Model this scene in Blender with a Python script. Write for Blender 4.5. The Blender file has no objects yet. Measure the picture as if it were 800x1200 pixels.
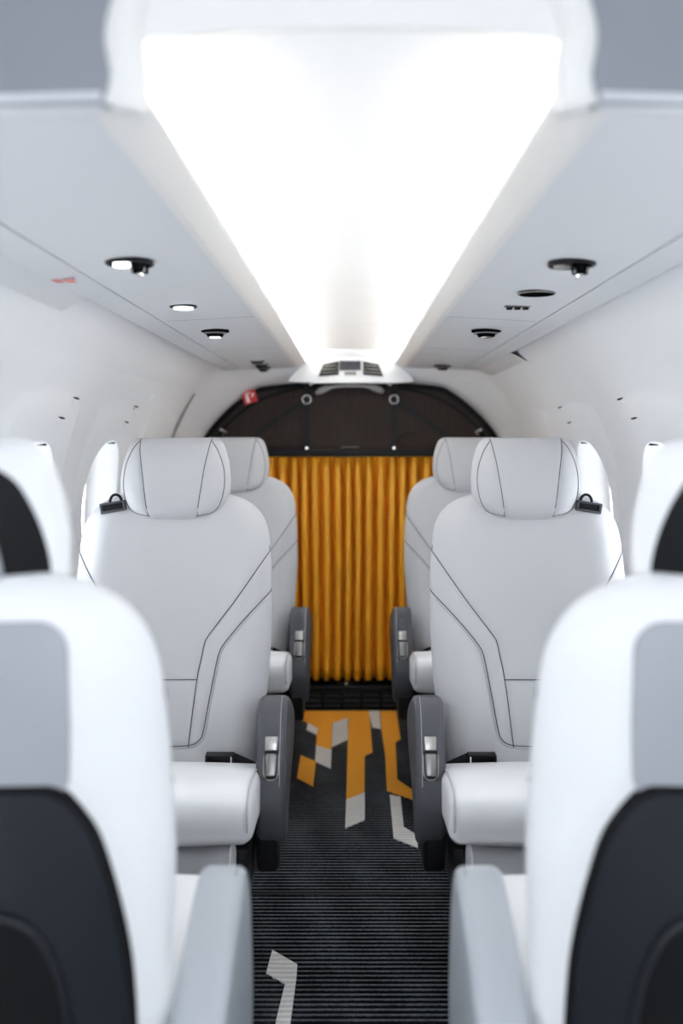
import bpy, bmesh, math, random
import numpy as np
from mathutils import Vector, Matrix
random.seed(4)
S = bpy.context.scene
COL = S.collection
PI = math.pi
EYE = 1.19                                   # camera height above the cabin floor

# ------------------------------------------------------------------ camera
cd = bpy.data.cameras.new('camera'); cam = bpy.data.objects.new('camera', cd); COL.objects.link(cam)
cam.location = (0, 0, EYE); cam.rotation_euler = (PI/2, 0, 0)
cd.sensor_fit = 'VERTICAL'; cd.sensor_height = 36; cd.sensor_width = 24; cd.lens = 35
cd.shift_x = -11/1200; cd.shift_y = -88/1200
cd.clip_start = 0.02
cd.dof.use_dof = True; cd.dof.focus_distance = 2.38; cd.dof.aperture_fstop = 2.1
S.camera = cam
# ------------------------------------------------------------------ world, exposure
w = bpy.data.worlds.new('overcast_daylight'); S.world = w; w.use_nodes = True
w.node_tree.nodes['Background'].inputs[0].default_value = (0.90, 0.95, 1.0, 1)
w.node_tree.nodes['Background'].inputs[1].default_value = 5.2
S.view_settings.view_transform = 'Standard'; S.view_settings.look = 'None'
S.view_settings.gamma = 1; S.view_settings.use_curve_mapping = False
S.view_settings.exposure = 0.30
COVE = 21.5                                  # strength of the ceiling light strips
S.cycles.max_bounces = 10; S.cycles.diffuse_bounces = 6; S.cycles.glossy_bounces = 4

# ------------------------------------------------------------------ materials
def mat(name, col, rough=0.5, metal=0.0, emit=None, es=0, noise=None, bump=None, coat=0, spec=0.5, sheen=0):
    m = bpy.data.materials.new(name); m.use_nodes = True
    nt = m.node_tree; b = nt.nodes['Principled BSDF']
    b.inputs['Base Color'].default_value = (*col, 1); b.inputs['Roughness'].default_value = rough
    b.inputs['Metallic'].default_value = metal; b.inputs['Coat Weight'].default_value = coat
    b.inputs['Specular IOR Level'].default_value = spec
    b.inputs['Sheen Weight'].default_value = sheen
    if emit: b.inputs['Emission Color'].default_value = (*emit, 1); b.inputs['Emission Strength'].default_value = es
    tc = nt.nodes.new('ShaderNodeTexCoord')
    if noise:                                   # (scale, amount) colour mottling
        n = nt.nodes.new('ShaderNodeTexNoise'); n.inputs['Scale'].default_value = noise[0]; n.inputs['Detail'].default_value = 4
        r = nt.nodes.new('ShaderNodeMapRange'); r.inputs['To Min'].default_value = 1-noise[1]; r.inputs['To Max'].default_value = 1+noise[1]
        v = nt.nodes.new('ShaderNodeVectorMath'); v.operation = 'SCALE'; v.inputs[0].default_value = col
        nt.links.new(tc.outputs['Object'], n.inputs['Vector']); nt.links.new(n.outputs[0], r.inputs[0])
        nt.links.new(r.outputs[0], v.inputs['Scale']); nt.links.new(v.outputs[0], b.inputs['Base Color'])
    if bump:                                    # (scale, strength, distance)
        n = nt.nodes.new('ShaderNodeTexNoise' if len(bump) < 4 else 'ShaderNodeTexVoronoi'); n.inputs['Scale'].default_value = bump[0]
        p = nt.nodes.new('ShaderNodeBump'); p.inputs['Strength'].default_value = bump[1]; p.inputs['Distance'].default_value = bump[2]
        nt.links.new(tc.outputs['Object'], n.inputs['Vector']); nt.links.new(n.outputs[0], p.inputs['Height'])
        nt.links.new(p.outputs[0], b.inputs['Normal'])
    return m
M = {}
M['leather'] = mat('pale_grey_leather', (0.56, 0.56, 0.575), 0.5, noise=(3, .02), bump=(420, .25, .0006, 1))
M['leather_white'] = mat('white_leather', (0.86, 0.86, 0.87), 0.45, noise=(3, .02), bump=(420, .2, .0006, 1))
M['seam'] = mat('dark_seam_thread', (0.10, 0.10, 0.11), 0.8, noise=(300, .2))  # dark grey thread laid along the leather seams
M['stitch'] = mat('pale_stitching', (0.5, 0.5, 0.5), 0.8, noise=(300, .2))
M['arm_dark'] = mat('charcoal_leather', (0.070, 0.072, 0.084), 0.5, noise=(5, .05), bump=(420, .3, .0006, 1))
M['arm_glare'] = mat('glare_grey_leather', (0.46, 0.49, 0.53), 0.38, noise=(5, .03), bump=(420, .2, .0006, 1))  # pale bluish tone stands in for ceiling glare on the front-row armrests
M['shell'] = mat('dark_seat_shell', (0.016, 0.019, 0.024), 0.36, noise=(6, .1), spec=.35)
M['shell_trim'] = mat('black_rubber_trim', (0.005, 0.005, 0.006), 0.6, noise=(60, .2), spec=.2)
M['panel_grey'] = mat('slate_leather', (0.36, 0.37, 0.40), 0.42, noise=(4, .03), bump=(420, .2, .0005, 1))
M['plastic_black'] = mat('black_plastic', (0.009, 0.009, 0.011), 0.5, noise=(40, .15), spec=.25)
M['webbing'] = mat('black_webbing', (0.012, 0.012, 0.014), 0.8, noise=(200, .3), bump=(700, .5, .0006))
M['metal'] = mat('brushed_nickel', (0.42, 0.41, 0.39), 0.3, 1.0, noise=(60, .08))
M['metal_dark'] = mat('smoked_metal', (0.24, 0.235, 0.23), 0.3, 1.0, noise=(60, .08))
M['chrome'] = mat('chrome', (0.8, 0.8, 0.8), 0.12, 1.0, noise=(60, .03))
M['wall'] = mat('white_cabin_lining', (0.865, 0.88, 0.905), 0.45, noise=(2, .01), bump=(900, .05, .0003))
M['ceiling'] = mat('white_headliner', (0.93, 0.925, 0.915), 0.55, noise=(2, .01), bump=(700, .08, .0003))
M['lip'] = mat('warm_white_cove_lip', (0.84, 0.825, 0.80), 0.5, noise=(2, .01))
M['service'] = mat('pale_grey_service_panel', (0.74, 0.75, 0.77), 0.45, noise=(2, .015), bump=(900, .05, .0003))
M['fascia'] = mat('shaded_fascia', (0.27, 0.28, 0.31), 0.6, noise=(2, .03))  # shade on the unlit end faces put into a flat grey
M['matte_black'] = mat('matte_black', (0.006, 0.006, 0.007), 1.0, noise=(40, .2), spec=0)
M['gap'] = mat('dark_joint', (0.05, 0.05, 0.055), 0.9, noise=(20, .2))
M['window_trim'] = mat('window_reveal_white', (0.88, 0.88, 0.89), 0.35, noise=(3, .01))
M['lens'] = mat('lamp_lens', (0.9, 0.9, 0.9), 0.2, emit=(1, 1, 1), es=1.6, noise=(50, .02))
M['strip'] = mat('cove_light_strip', (1, 1, 1), 0.5, emit=(1, 0.985, 0.96), es=COVE, noise=(5, .01))
M['red'] = mat('red_sign', (0.62, 0.03, 0.035), 0.5, noise=(20, .05))
M['pink'] = mat('red_print', (0.75, 0.28, 0.27), 0.6, noise=(20, .05))
M['sign_white'] = mat('sign_white', (0.85, 0.85, 0.85), 0.5, noise=(20, .02))
M['floor'] = mat('dark_brown_floor', (0.035, 0.022, 0.018), 0.5, noise=(12, .3))
M['gold'] = None; M['ivory'] = None
M['screen'] = mat('smoked_display', (0.03, 0.032, 0.045), 0.15, noise=(20, .1))

def nodes_of(m): return m.node_tree, m.node_tree.nodes['Principled BSDF']
# glass pane
g = mat('clear_window_pane', (0.96, 0.98, 1.0), 0.0); nt, b = nodes_of(g)
b.inputs['Transmission Weight'].default_value = 1; b.inputs['IOR'].default_value = 1.02
b.inputs['Specular IOR Level'].default_value = 0.1
M['glass'] = g
# carpet: rib highlights and the shade between ribs are put into the colour
def rib_mat(name, lo, hi, pitch, noise_amt=.35, bump=0.0):
    m = mat(name, hi, 0.95, spec=.1); nt, b = nodes_of(m)
    tc = nt.nodes.new('ShaderNodeTexCoord'); sp = nt.nodes.new('ShaderNodeSeparateXYZ')
    nt.links.new(tc.outputs['Object'], sp.inputs[0])
    a = nt.nodes.new('ShaderNodeMath'); a.operation = 'MULTIPLY'; a.inputs[1].default_value = 2*PI/pitch
    s = nt.nodes.new('ShaderNodeMath'); s.operation = 'COSINE'
    nt.links.new(sp.outputs['Y'], a.inputs[0]); nt.links.new(a.outputs[0], s.inputs[0])
    n = nt.nodes.new('ShaderNodeTexNoise'); n.inputs['Scale'].default_value = 160; n.inputs['Detail'].default_value = 5
    nt.links.new(tc.outputs['Object'], n.inputs['Vector'])
    n2 = nt.nodes.new('ShaderNodeTexNoise'); n2.inputs['Scale'].default_value = 9; n2.inputs['Detail'].default_value = 3
    nt.links.new(tc.outputs['Object'], n2.inputs['Vector'])
    ad = nt.nodes.new('ShaderNodeMath'); ad.operation = 'MULTIPLY_ADD'; ad.inputs[1].default_value = noise_amt*5
    nt.links.new(n.outputs[0], ad.inputs[0]); nt.links.new(s.outputs[0], ad.inputs[2])
    ad2 = nt.nodes.new('ShaderNodeMath'); ad2.operation = 'MULTIPLY_ADD'; ad2.inputs[1].default_value = noise_amt*3
    nt.links.new(n2.outputs[0], ad2.inputs[0]); nt.links.new(ad.outputs[0], ad2.inputs[2])
    mr = nt.nodes.new('ShaderNodeMapRange'); mr.inputs['From Min'].default_value = noise_amt*4-.2; mr.inputs['From Max'].default_value = noise_amt*4+1.1
    nt.links.new(ad2.outputs[0], mr.inputs[0])
    mx = nt.nodes.new('ShaderNodeMix'); mx.data_type = 'RGBA'
    mx.inputs['A'].default_value = (*lo, 1); mx.inputs['B'].default_value = (*hi, 1)
    nt.links.new(mr.outputs[0], mx.inputs['Factor']); nt.links.new(mx.outputs['Result'], b.inputs['Base Color'])
    if bump:
        p = nt.nodes.new('ShaderNodeBump'); p.inputs['Distance'].default_value = bump
        nt.links.new(ad.outputs[0], p.inputs['Height']); nt.links.new(p.outputs[0], b.inputs['Normal'])
    return m
PITCH = 0.0185
M['carpet'] = rib_mat('ribbed_navy_carpet', (0.003, 0.0035, 0.005), (0.120, 0.132, 0.145), PITCH)
M['gold'] = rib_mat('gold_pile', (0.92, 0.38, 0.04), (1.0, 0.50, 0.07), PITCH, .35, .0012)
M['ivory'] = rib_mat('ivory_pile', (0.72, 0.71, 0.69), (0.95, 0.94, 0.92), PITCH, .35, .0012)
# curtain cloth
m = mat('gold_curtain_cloth', (0.80, 0.33, 0.012), 0.42); nt, b = nodes_of(m)
tc = nt.nodes.new('ShaderNodeTexCoord'); mp = nt.nodes.new('ShaderNodeMapping'); mp.inputs['Scale'].default_value = (30, 30, 2)
n = nt.nodes.new('ShaderNodeTexNoise'); n.inputs['Scale'].default_value = 1.5; cr = nt.nodes.new('ShaderNodeMix'); cr.data_type = 'RGBA'
cr.inputs['A'].default_value = (0.90, 0.395, 0.015, 1); cr.inputs['B'].default_value = (0.97, 0.46, 0.021, 1)
nt.links.new(tc.outputs['Object'], mp.inputs[0]); nt.links.new(mp.outputs[0], n.inputs['Vector'])
nt.links.new(n.outputs[0], cr.inputs['Factor']); nt.links.new(cr.outputs['Result'], b.inputs['Base Color'])
M['curtain'] = m
# partition: dark brown mesh cloth with fine vertical weave
m = mat('dark_brown_mesh_cloth', (0.03, 0.02, 0.017), 0.6, spec=.2); nt, b = nodes_of(m)
tc = nt.nodes.new('ShaderNodeTexCoord'); mp = nt.nodes.new('ShaderNodeMapping'); mp.inputs['Scale'].default_value = (130, 10, 6)
n = nt.nodes.new('ShaderNodeTexNoise'); n.inputs['Scale'].default_value = 1.6; n.inputs['Detail'].default_value = 5
cr = nt.nodes.new('ShaderNodeMix'); cr.data_type = 'RGBA'
cr.inputs['A'].default_value = (0.014, 0.009, 0.008, 1); cr.inputs['B'].default_value = (0.062, 0.044, 0.038, 1)
nt.links.new(tc.outputs['Object'], mp.inputs[0]); nt.links.new(mp.outputs[0], n.inputs['Vector'])
nt.links.new(n.outputs[0], cr.inputs['Factor']); nt.links.new(cr.outputs['Result'], b.inputs['Base Color'])
M['mesh'] = m

# ------------------------------------------------------------------ helpers
def new(name, me, parent=None, m=None, kind=None):
    o = bpy.data.objects.new(name, me); COL.objects.link(o)
    if parent: o.parent = parent
    if m and not me.materials: me.materials.append(m)
    if kind: o['kind'] = kind
    return o
def pymesh(name, v, f, smooth=True):
    me = bpy.data.meshes.new(name); me.from_pydata([tuple(map(float, p)) for p in v], [], f); me.validate()
    bm = bmesh.new(); bm.from_mesh(me); bmesh.ops.remove_doubles(bm, verts=bm.verts, dist=1e-6)
    bmesh.ops.recalc_face_normals(bm, faces=bm.faces); bm.to_mesh(me); bm.free()
    me.polygons.foreach_set('use_smooth', [smooth]*len(me.polygons)); return me
def bmmesh(name, bm, smooth=False, angle=None):
    bmesh.ops.recalc_face_normals(bm, faces=bm.faces)
    me = bpy.data.meshes.new(name); bm.to_mesh(me); bm.free()
    me.polygons.foreach_set('use_smooth', [smooth]*len(me.polygons))
    if angle: me.set_sharp_from_angle(angle=math.radians(angle))
    return me
def add_box(bm, c, s, bev=0.0, rot=None, seg=2):
    r = bmesh.ops.create_cube(bm, size=1)
    vs = r['verts']; bmesh.ops.scale(bm, vec=Vector(s), verts=vs)
    if bev:
        es = list({e for v in vs for e in v.link_edges})
        rr = bmesh.ops.bevel(bm, geom=es, offset=bev, segments=seg, profile=.5, affect='EDGES'); vs = list({v for f in rr['faces'] for v in f.verts} | {v for v in vs if v.is_valid})
    if rot is not None: bmesh.ops.transform(bm, matrix=rot.to_4x4(), verts=vs)
    bmesh.ops.translate(bm, vec=Vector(c), verts=vs)
    return vs
def box(name, c, s, m, parent=None, bev=0.002, rot=None, kind=None, seg=2):
    bm = bmesh.new(); add_box(bm, c, s, bev, rot, seg)
    return new(name, bmmesh(name, bm, True, 35), parent, m, kind)
def add_tube(bm, pts, r, n=6, closed=False, cap=True):
    pts = [Vector(p) for p in pts]; rings = []; N = len(pts); up = None
    for i, p in enumerate(pts):
        if closed: t = pts[(i+1) % N]-pts[i-1]
        else: t = pts[min(i+1, N-1)]-pts[max(i-1, 0)]
        t.normalize()
        if up is None: up = Vector((0, 0, 1)) if abs(t.z) < .9 else Vector((1, 0, 0))
        a = t.cross(up).normalized(); up = a.cross(t).normalized()
        rr = r[i] if isinstance(r, (list, tuple)) else r
        rings.append([bm.verts.new(p+(a*math.cos(2*PI*k/n)+up*math.sin(2*PI*k/n))*rr) for k in range(n)])
    for i in range(N if closed else N-1):
        A, B = rings[i], rings[(i+1) % N]
        for k in range(n): bm.faces.new((A[k], A[(k+1) % n], B[(k+1) % n], B[k]))
    if cap and not closed: bm.faces.new(rings[0][::-1]); bm.faces.new(rings[-1])
def tubes(name, lines, r, m, parent=None, n=5, kind=None, closed=False):
    bm = bmesh.new()
    for l in lines: add_tube(bm, l, r, n, closed)
    return new(name, bmmesh(name, bm, True), parent, m, kind)
def add_disc(bm, c, r, h, n=32, rot=None, r2=None):
    mt = Matrix.Translation(Vector(c)) @ (rot.to_4x4() if rot is not None else Matrix())
    bmesh.ops.create_cone(bm, cap_ends=True, segments=n, radius1=r, radius2=r if r2 is None else r2, depth=h, matrix=mt)
def disc(name, c, r, h, m, parent=None, n=32, rot=None, r2=None):
    bm = bmesh.new(); add_disc(bm, c, r, h, n, rot, r2); return new(name, bmmesh(name, bm, True, 35), parent, m)
def catmull(P, k=10, closed=False):
    P = [np.array(p, float) for p in P]; N = len(P); out = []
    for i in range(N if closed else N-1):
        if closed: a, b, c, d = P[i-1], P[i], P[(i+1) % N], P[(i+2) % N]
        else: a, b, c, d = P[max(i-1, 0)], P[i], P[i+1], P[min(i+2, N-1)]
        for t in np.arange(k)/k:
            out.append(.5*(2*b+(c-a)*t+(2*a-5*b+4*c-d)*t*t+(-a+3*b-3*c+d)*t**3))
    if not closed: out.append(P[-1])
    return out
def profile_solid(name, poly, x0, x1, r, m, parent=None, seg=5, dome=0.0, nx=1):
    """closed (y,z) outline swept from x0 to x1 with its side edges rounded by r"""
    P = np.array(poly); N = len(P)
    T = np.roll(P, -1, 0)-np.roll(P, 1, 0); T /= np.linalg.norm(T, axis=1)[:, None]
    area = .5*np.sum(P[:, 0]*np.roll(P[:, 1], -1)-np.roll(P[:, 0], -1)*P[:, 1])
    Nn = np.stack([T[:, 1], -T[:, 0]], 1)*(1 if area > 0 else -1)
    lay = []
    for i in range(seg+1):
        a = PI/2*i/seg; lay.append((x0+r*(1-math.sin(a)), r*(1-math.cos(a))))
    lay = [(x0+r*(1-math.cos(PI/2*i/seg)), r*(1-math.sin(PI/2*i/seg))) for i in range(seg+1)]
    for i in range(1, nx): lay.append((x0+r+(x1-x0-2*r)*i/nx, 0))
    lay += [(x1-r*(1-math.cos(PI/2*i/seg)), r*(1-math.sin(PI/2*i/seg))) for i in range(seg, -1, -1)]
    v = []; f = []
    for x, ins in lay:
        tt = (x-x0)/(x1-x0)*2-1; dm = dome*(1-tt*tt)
        Q = P-Nn*(ins-dm)
        v += [(x, q[0], q[1]) for q in Q]
    for l in range(len(lay)-1):
        for k in range(N): f.append((l*N+k, l*N+(k+1) % N, (l+1)*N+(k+1) % N, (l+1)*N+k))
    for base, xx in ((0, x0), ((len(lay)-1)*N, x1)):
        c = np.mean([v[base+k] for k in range(N)], 0); v.append(tuple(c)); ci = len(v)-1
        for k in range(N): f.append((base+k, base+(k+1) % N, ci))
    return new(name, pymesh(name, v, f), parent, m)
def empty(name, loc=(0, 0, 0), rz=0):
    o = bpy.data.objects.new(name, None); COL.objects.link(o); o.location = loc; o.rotation_euler = (0, 0, rz); o.empty_display_size = .05; return o
def tag(o, label, cat=None, group=None, kind=None):
    o['label'] = label
    if cat: o['category'] = cat
    if group: o['group'] = group
    if kind: o['kind'] = kind
    return o
def slab(name, poly, y0, y1, m, parent=None, kind=None, holes=None):
    """(x,z) polygon given depth along y"""
    bm = bmesh.new(); A = [bm.verts.new((p[0], y0, p[1])) for p in poly]; B = [bm.verts.new((p[0], y1, p[1])) for p in poly]
    bm.faces.new(A); bm.faces.new(B[::-1])
    for i in range(len(A)): bm.faces.new((A[i], A[(i+1) % len(A)], B[(i+1) % len(A)], B[i]))
    return new(name, bmmesh(name, bm, True, 35), parent, m, kind)
def flat(name, poly, z0, z1, m, parent=None, kind=None):
    """(x,y) polygon given height"""
    bm = bmesh.new(); A = [bm.verts.new((p[0], p[1], z0)) for p in poly]; B = [bm.verts.new((p[0], p[1], z1)) for p in poly]
    bm.faces.new(A[::-1]); bm.faces.new(B)
    for i in range(len(A)): bm.faces.new((A[i], A[(i+1) % len(A)], B[(i+1) % len(A)], B[i]))
    bmesh.ops.triangulate(bm, faces=[f for f in bm.faces if len(f.verts) > 4])
    return new(name, bmmesh(name, bm, False), parent, m, kind)

# ------------------------------------------------------------------ cabin shell
R = 0.765; ZC = 0.94
Y0, Y1 = -0.9, 4.05                       # cabin lining runs from behind the camera to the aft ring
def wp(side, a, y, off=0.0):              # point on lining; a = angle in degrees, off = outward
    rr = R+off; t = math.radians(a)
    if a >= -25: return (side*rr*math.cos(t), y, ZC+rr*math.sin(t))
    t0 = math.radians(-25); p = Vector((rr*math.cos(t0), 0, ZC+rr*math.sin(t0))); q = Vector((.60+off, 0, 0.0))
    k = min(1, (-25-a)/40); p = p.lerp(q, k); return (side*p.x, y, p.z)
def wa(a):                                # metres along the arc per degree
    return math.radians(a)*R
WIN = {-1: [0.74, 1.42, 2.11, 2.80, 3.46], 1: [0.76, 1.46, 2.16, 2.88, 3.52]}
WL = 0.40; A0, A1 = -12.5, 18.4; WR = 0.185
def rrect(cy, ca, hy, ha, r, n=10):       # rounded rectangle in (y, arc-metres)
    out = []
    for (sx, sy, s) in ((1, 1, 0), (-1, 1, 90), (-1, -1, 180), (1, -1, 270)):
        for i in range(n+1):
            t = math.radians(s+90*i/n); out.append((cy+sx*(hy-r)+r*math.cos(t), ca+sy*(ha-r)+r*math.sin(t)))
    res = []
    for i, p in enumerate(out):                # subdivide the straight edges so they follow the curved lining
        q = out[(i+1) % len(out)]; res.append(p)
        if (i+1) % (n+1) == 0:
            for k in range(1, 8): res.append((p[0]+(q[0]-p[0])*k/8, p[1]+(q[1]-p[1])*k/8))
    return res
def build_side(side, name):
    v = []; f = []
    def patch(grid):
        b = len(v); n = len(grid[0])
        for row in grid: v.extend(row)
        for i in range(len(grid)-1):
            for k in range(n-1): f.append((b+i*n+k, b+i*n+k+1, b+(i+1)*n+k+1, b+(i+1)*n+k))
    deg = lambda s: math.degrees(s/R)
    ca = wa((A0+A1)/2); ha = wa((A1-A0)/2)
    lo, hi = -25.0, 34.0
    # upper lining, lower lining
    patch([[wp(side, a, y) for y in np.linspace(Y0, Y1, 40)] for a in np.linspace(hi, 90, 20)])
    patch([[wp(side, a, y) for y in np.linspace(Y0, Y1, 40)] for a in list(np.linspace(-65, lo, 12))])
    ws = WIN[side]; cuts = [Y0]
    for i, s in enumerate(ws):
        c0 = s-.14; c1 = s+WL+.10
        if c0 > cuts[-1]+1e-4: patch([[wp(side, a, y) for y in np.linspace(cuts[-1], c0, 6)] for a in np.linspace(lo, hi, 16)])
        cuts.append(c1)
        cy = s+WL/2; hole = rrect(cy, ca, WL/2, ha, WR); rows = []
        inner = np.array(hole); outer = []
        cyc, cac = (c0+c1)/2, (wa(lo)+wa(hi))/2; hy, hs = (c1-c0)/2, (wa(hi)-wa(lo))/2
        for p in hole:
            d = np.array(p)-np.array((cy, ca)); ang = d/max(abs(d[0])/ (WL/2), abs(d[1])/ha)
            k = ang/np.array((WL/2, ha)); outer.append((cyc+k[0]*(hy+.002), cac+k[1]*(hs+.002)))
        outer = np.array(outer)
        def pt(q, off=0): return wp(side, deg(q[1]), q[0], off)
        rings = []
        # slightly raised, soft surround round every window
        for t, off in ((0, -.0075), (.06, -.009), (.12, -.009), (.42, -.009), (.5, -.0075), (.56, -.001), (.62, 0), (.8, 0), (1, 0)):
            rings.append([pt(inner*(1-t)+outer*t, off) for _ in (0,)] if False else [pt(inner[k]*(1-t)+outer[k]*t, off) for k in range(len(inner))])
        b = len(v); n = len(inner)
        for r_ in rings: v.extend(r_)
        for i2 in range(len(rings)-1):
            for k in range(n): f.append((b+i2*n+k, b+i2*n+(k+1) % n, b+(i2+1)*n+(k+1) % n, b+(i2+1)*n+k))
    patch([[wp(side, a, y) for y in np.linspace(cuts[-1], Y1, 6)] for a in np.linspace(lo, hi, 16)])
    # hidden backing bands behind the panel joints keep daylight out
    for s in ws:
        for yc in (s-.14, s+WL+.10): patch([[wp(side, a, y, .0012) for y in (yc-.05, yc-.02, yc+.02, yc+.05)] for a in np.linspace(lo-4, hi+4, 30)])
    patch([[wp(side, a, y, .0012) for y in (Y0, Y1)] for a in (hi-3, hi-1.5, hi, hi+1.5, hi+3)])
    patch([[wp(side, a, y, .004) for y in (Y0, Y1)] for a in (lo-3, lo, lo+1.5)])
    wall = new(name, pymesh(name, v, f), None, M['wall'], 'structure')
    # windows
    for i, s in enumerate(ws):
        k0 = i+1+(0 if side < 0 else len(ws))
        wo = empty('window_%d' % k0, (side*R, s+WL/2, ZC)); wo['kind'] = 'structure'
        wo['label'] = 'cabin window in the %s lining' % ('left' if side < 0 else 'right')
        cy = s+WL/2; v2 = []; f2 = []; prof = [(0, -.0075), (0.004, -.002), (.012, .015), (.03, .05), (.042, .07), (.06, .078), (.066, .074)]
        n = None; L = (side*R, s+WL/2, ZC)
        for ins, off in prof:
            h = rrect(cy, ca, WL/2-ins, ha-ins, WR-ins*.95); n = len(h)
            v2 += [tuple(np.array(wp(side, deg(q[1]), q[0], off))-np.array(L)) for q in h]
        for r_ in range(len(prof)-1):
            for k in range(n): f2.append((r_*n+k, r_*n+(k+1) % n, (r_+1)*n+(k+1) % n, (r_+1)*n+k))
        new('window_reveal', pymesh('window_reveal', v2, f2), wo, M['window_trim'])
        h = rrect(cy, ca, WL/2-.058, ha-.058, WR-.056); v3 = [tuple(np.array(wp(side, deg(q[1]), q[0], .077))-np.array(L)) for q in h]
        bm = bmesh.new(); A = [bm.verts.new(p) for p in v3]; C = bm.verts.new(np.array(wp(side, deg(ca), cy, .077))-np.array(L))
        for k in range(n): bm.faces.new((A[k], A[(k+1) % n], C))
        new('pane', bmmesh('pane', bm, True), wo, M['glass'])
        # small pull and clip near the top aft corner
        p = Vector(wp(side, A1-.4, s+WL/2+.06, .008))-Vector(L)
        box('shade_clip', p, (.022, .026, .020), M['plastic_black'], wo, .004)
    # pairs of little moulded tabs above every window
    for i, s in enumerate(ws[2:4]):
        for (a, dy, nm) in ((26.5, .345, 'upper'), (22.6, .27, 'lower')):
            y = s+dy; p = Vector(wp(side, a, y, -.003 if nm == 'upper' else -.011)); rt = Matrix.Rotation(-math.radians(a)*side, 3, 'Y')
            t = empty('lining_tab', p)
            b1 = bmesh.new(); add_box(b1, (0, 0, 0), (.012, .040, .012), .003, rt); new('tab', bmmesh('tab', b1, True, 35), t, M['window_trim'])
            b1 = bmesh.new(); add_box(b1, rt @ Vector((-side*.001, .004, .0062)), (.008, .032, .0045), .001, rt); new('slot', bmmesh('slot', b1, True, 35), t, M['gap'])
            tag(t, '%s of two small white tabs above the %s window on the %s wall' % (nm, ('nearer', 'farther')[i], ('left', '', 'right')[side+1]), 'tab', 'small tabs on the cabin lining')
    return wall
build_side(-1, 'wall_left'); build_side(1, 'wall_right')

flat('floor', [(-.62, Y0), (.62, Y0), (.62, 4.9), (-.62, 4.9)], -.02, 0, M['floor'], None, 'structure')

# centre ceiling between the light coves
YC0, YC1 = .905, 4.30
v = []; f = []; xs = np.linspace(-.30, .30, 31); ys = [YC0, 1.65, 2.448, 2.452, 3.268, 3.272, YC1]
seam = {2.448: 0, 2.452: 0}
for y in ys:
    for x in xs: v.append((x, y, EYE+.370-.032*(abs(x)/.30)**2.4))
n = len(xs)
for i in range(len(ys)-1):
    if i in (2, 4): continue
    for k in range(n-1): f.append((i*n+k, i*n+k+1, (i+1)*n+k+1, (i+1)*n+k))
new('ceiling', pymesh('ceiling', v, f), None, M['ceiling'], 'structure')
v = [(x, y, EYE+.373-.032*(abs(x)/.30)**2.4) for y in (2.44, 2.46, 3.26, 3.28) for x in xs]
f = [(b*n+k, b*n+k+1, (b+1)*n+k+1, (b+1)*n+k) for b in (0, 2) for k in range(n-1)]
new('trim_1', pymesh('ceiling_joint', v, f), None, M['service'], 'structure')

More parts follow.
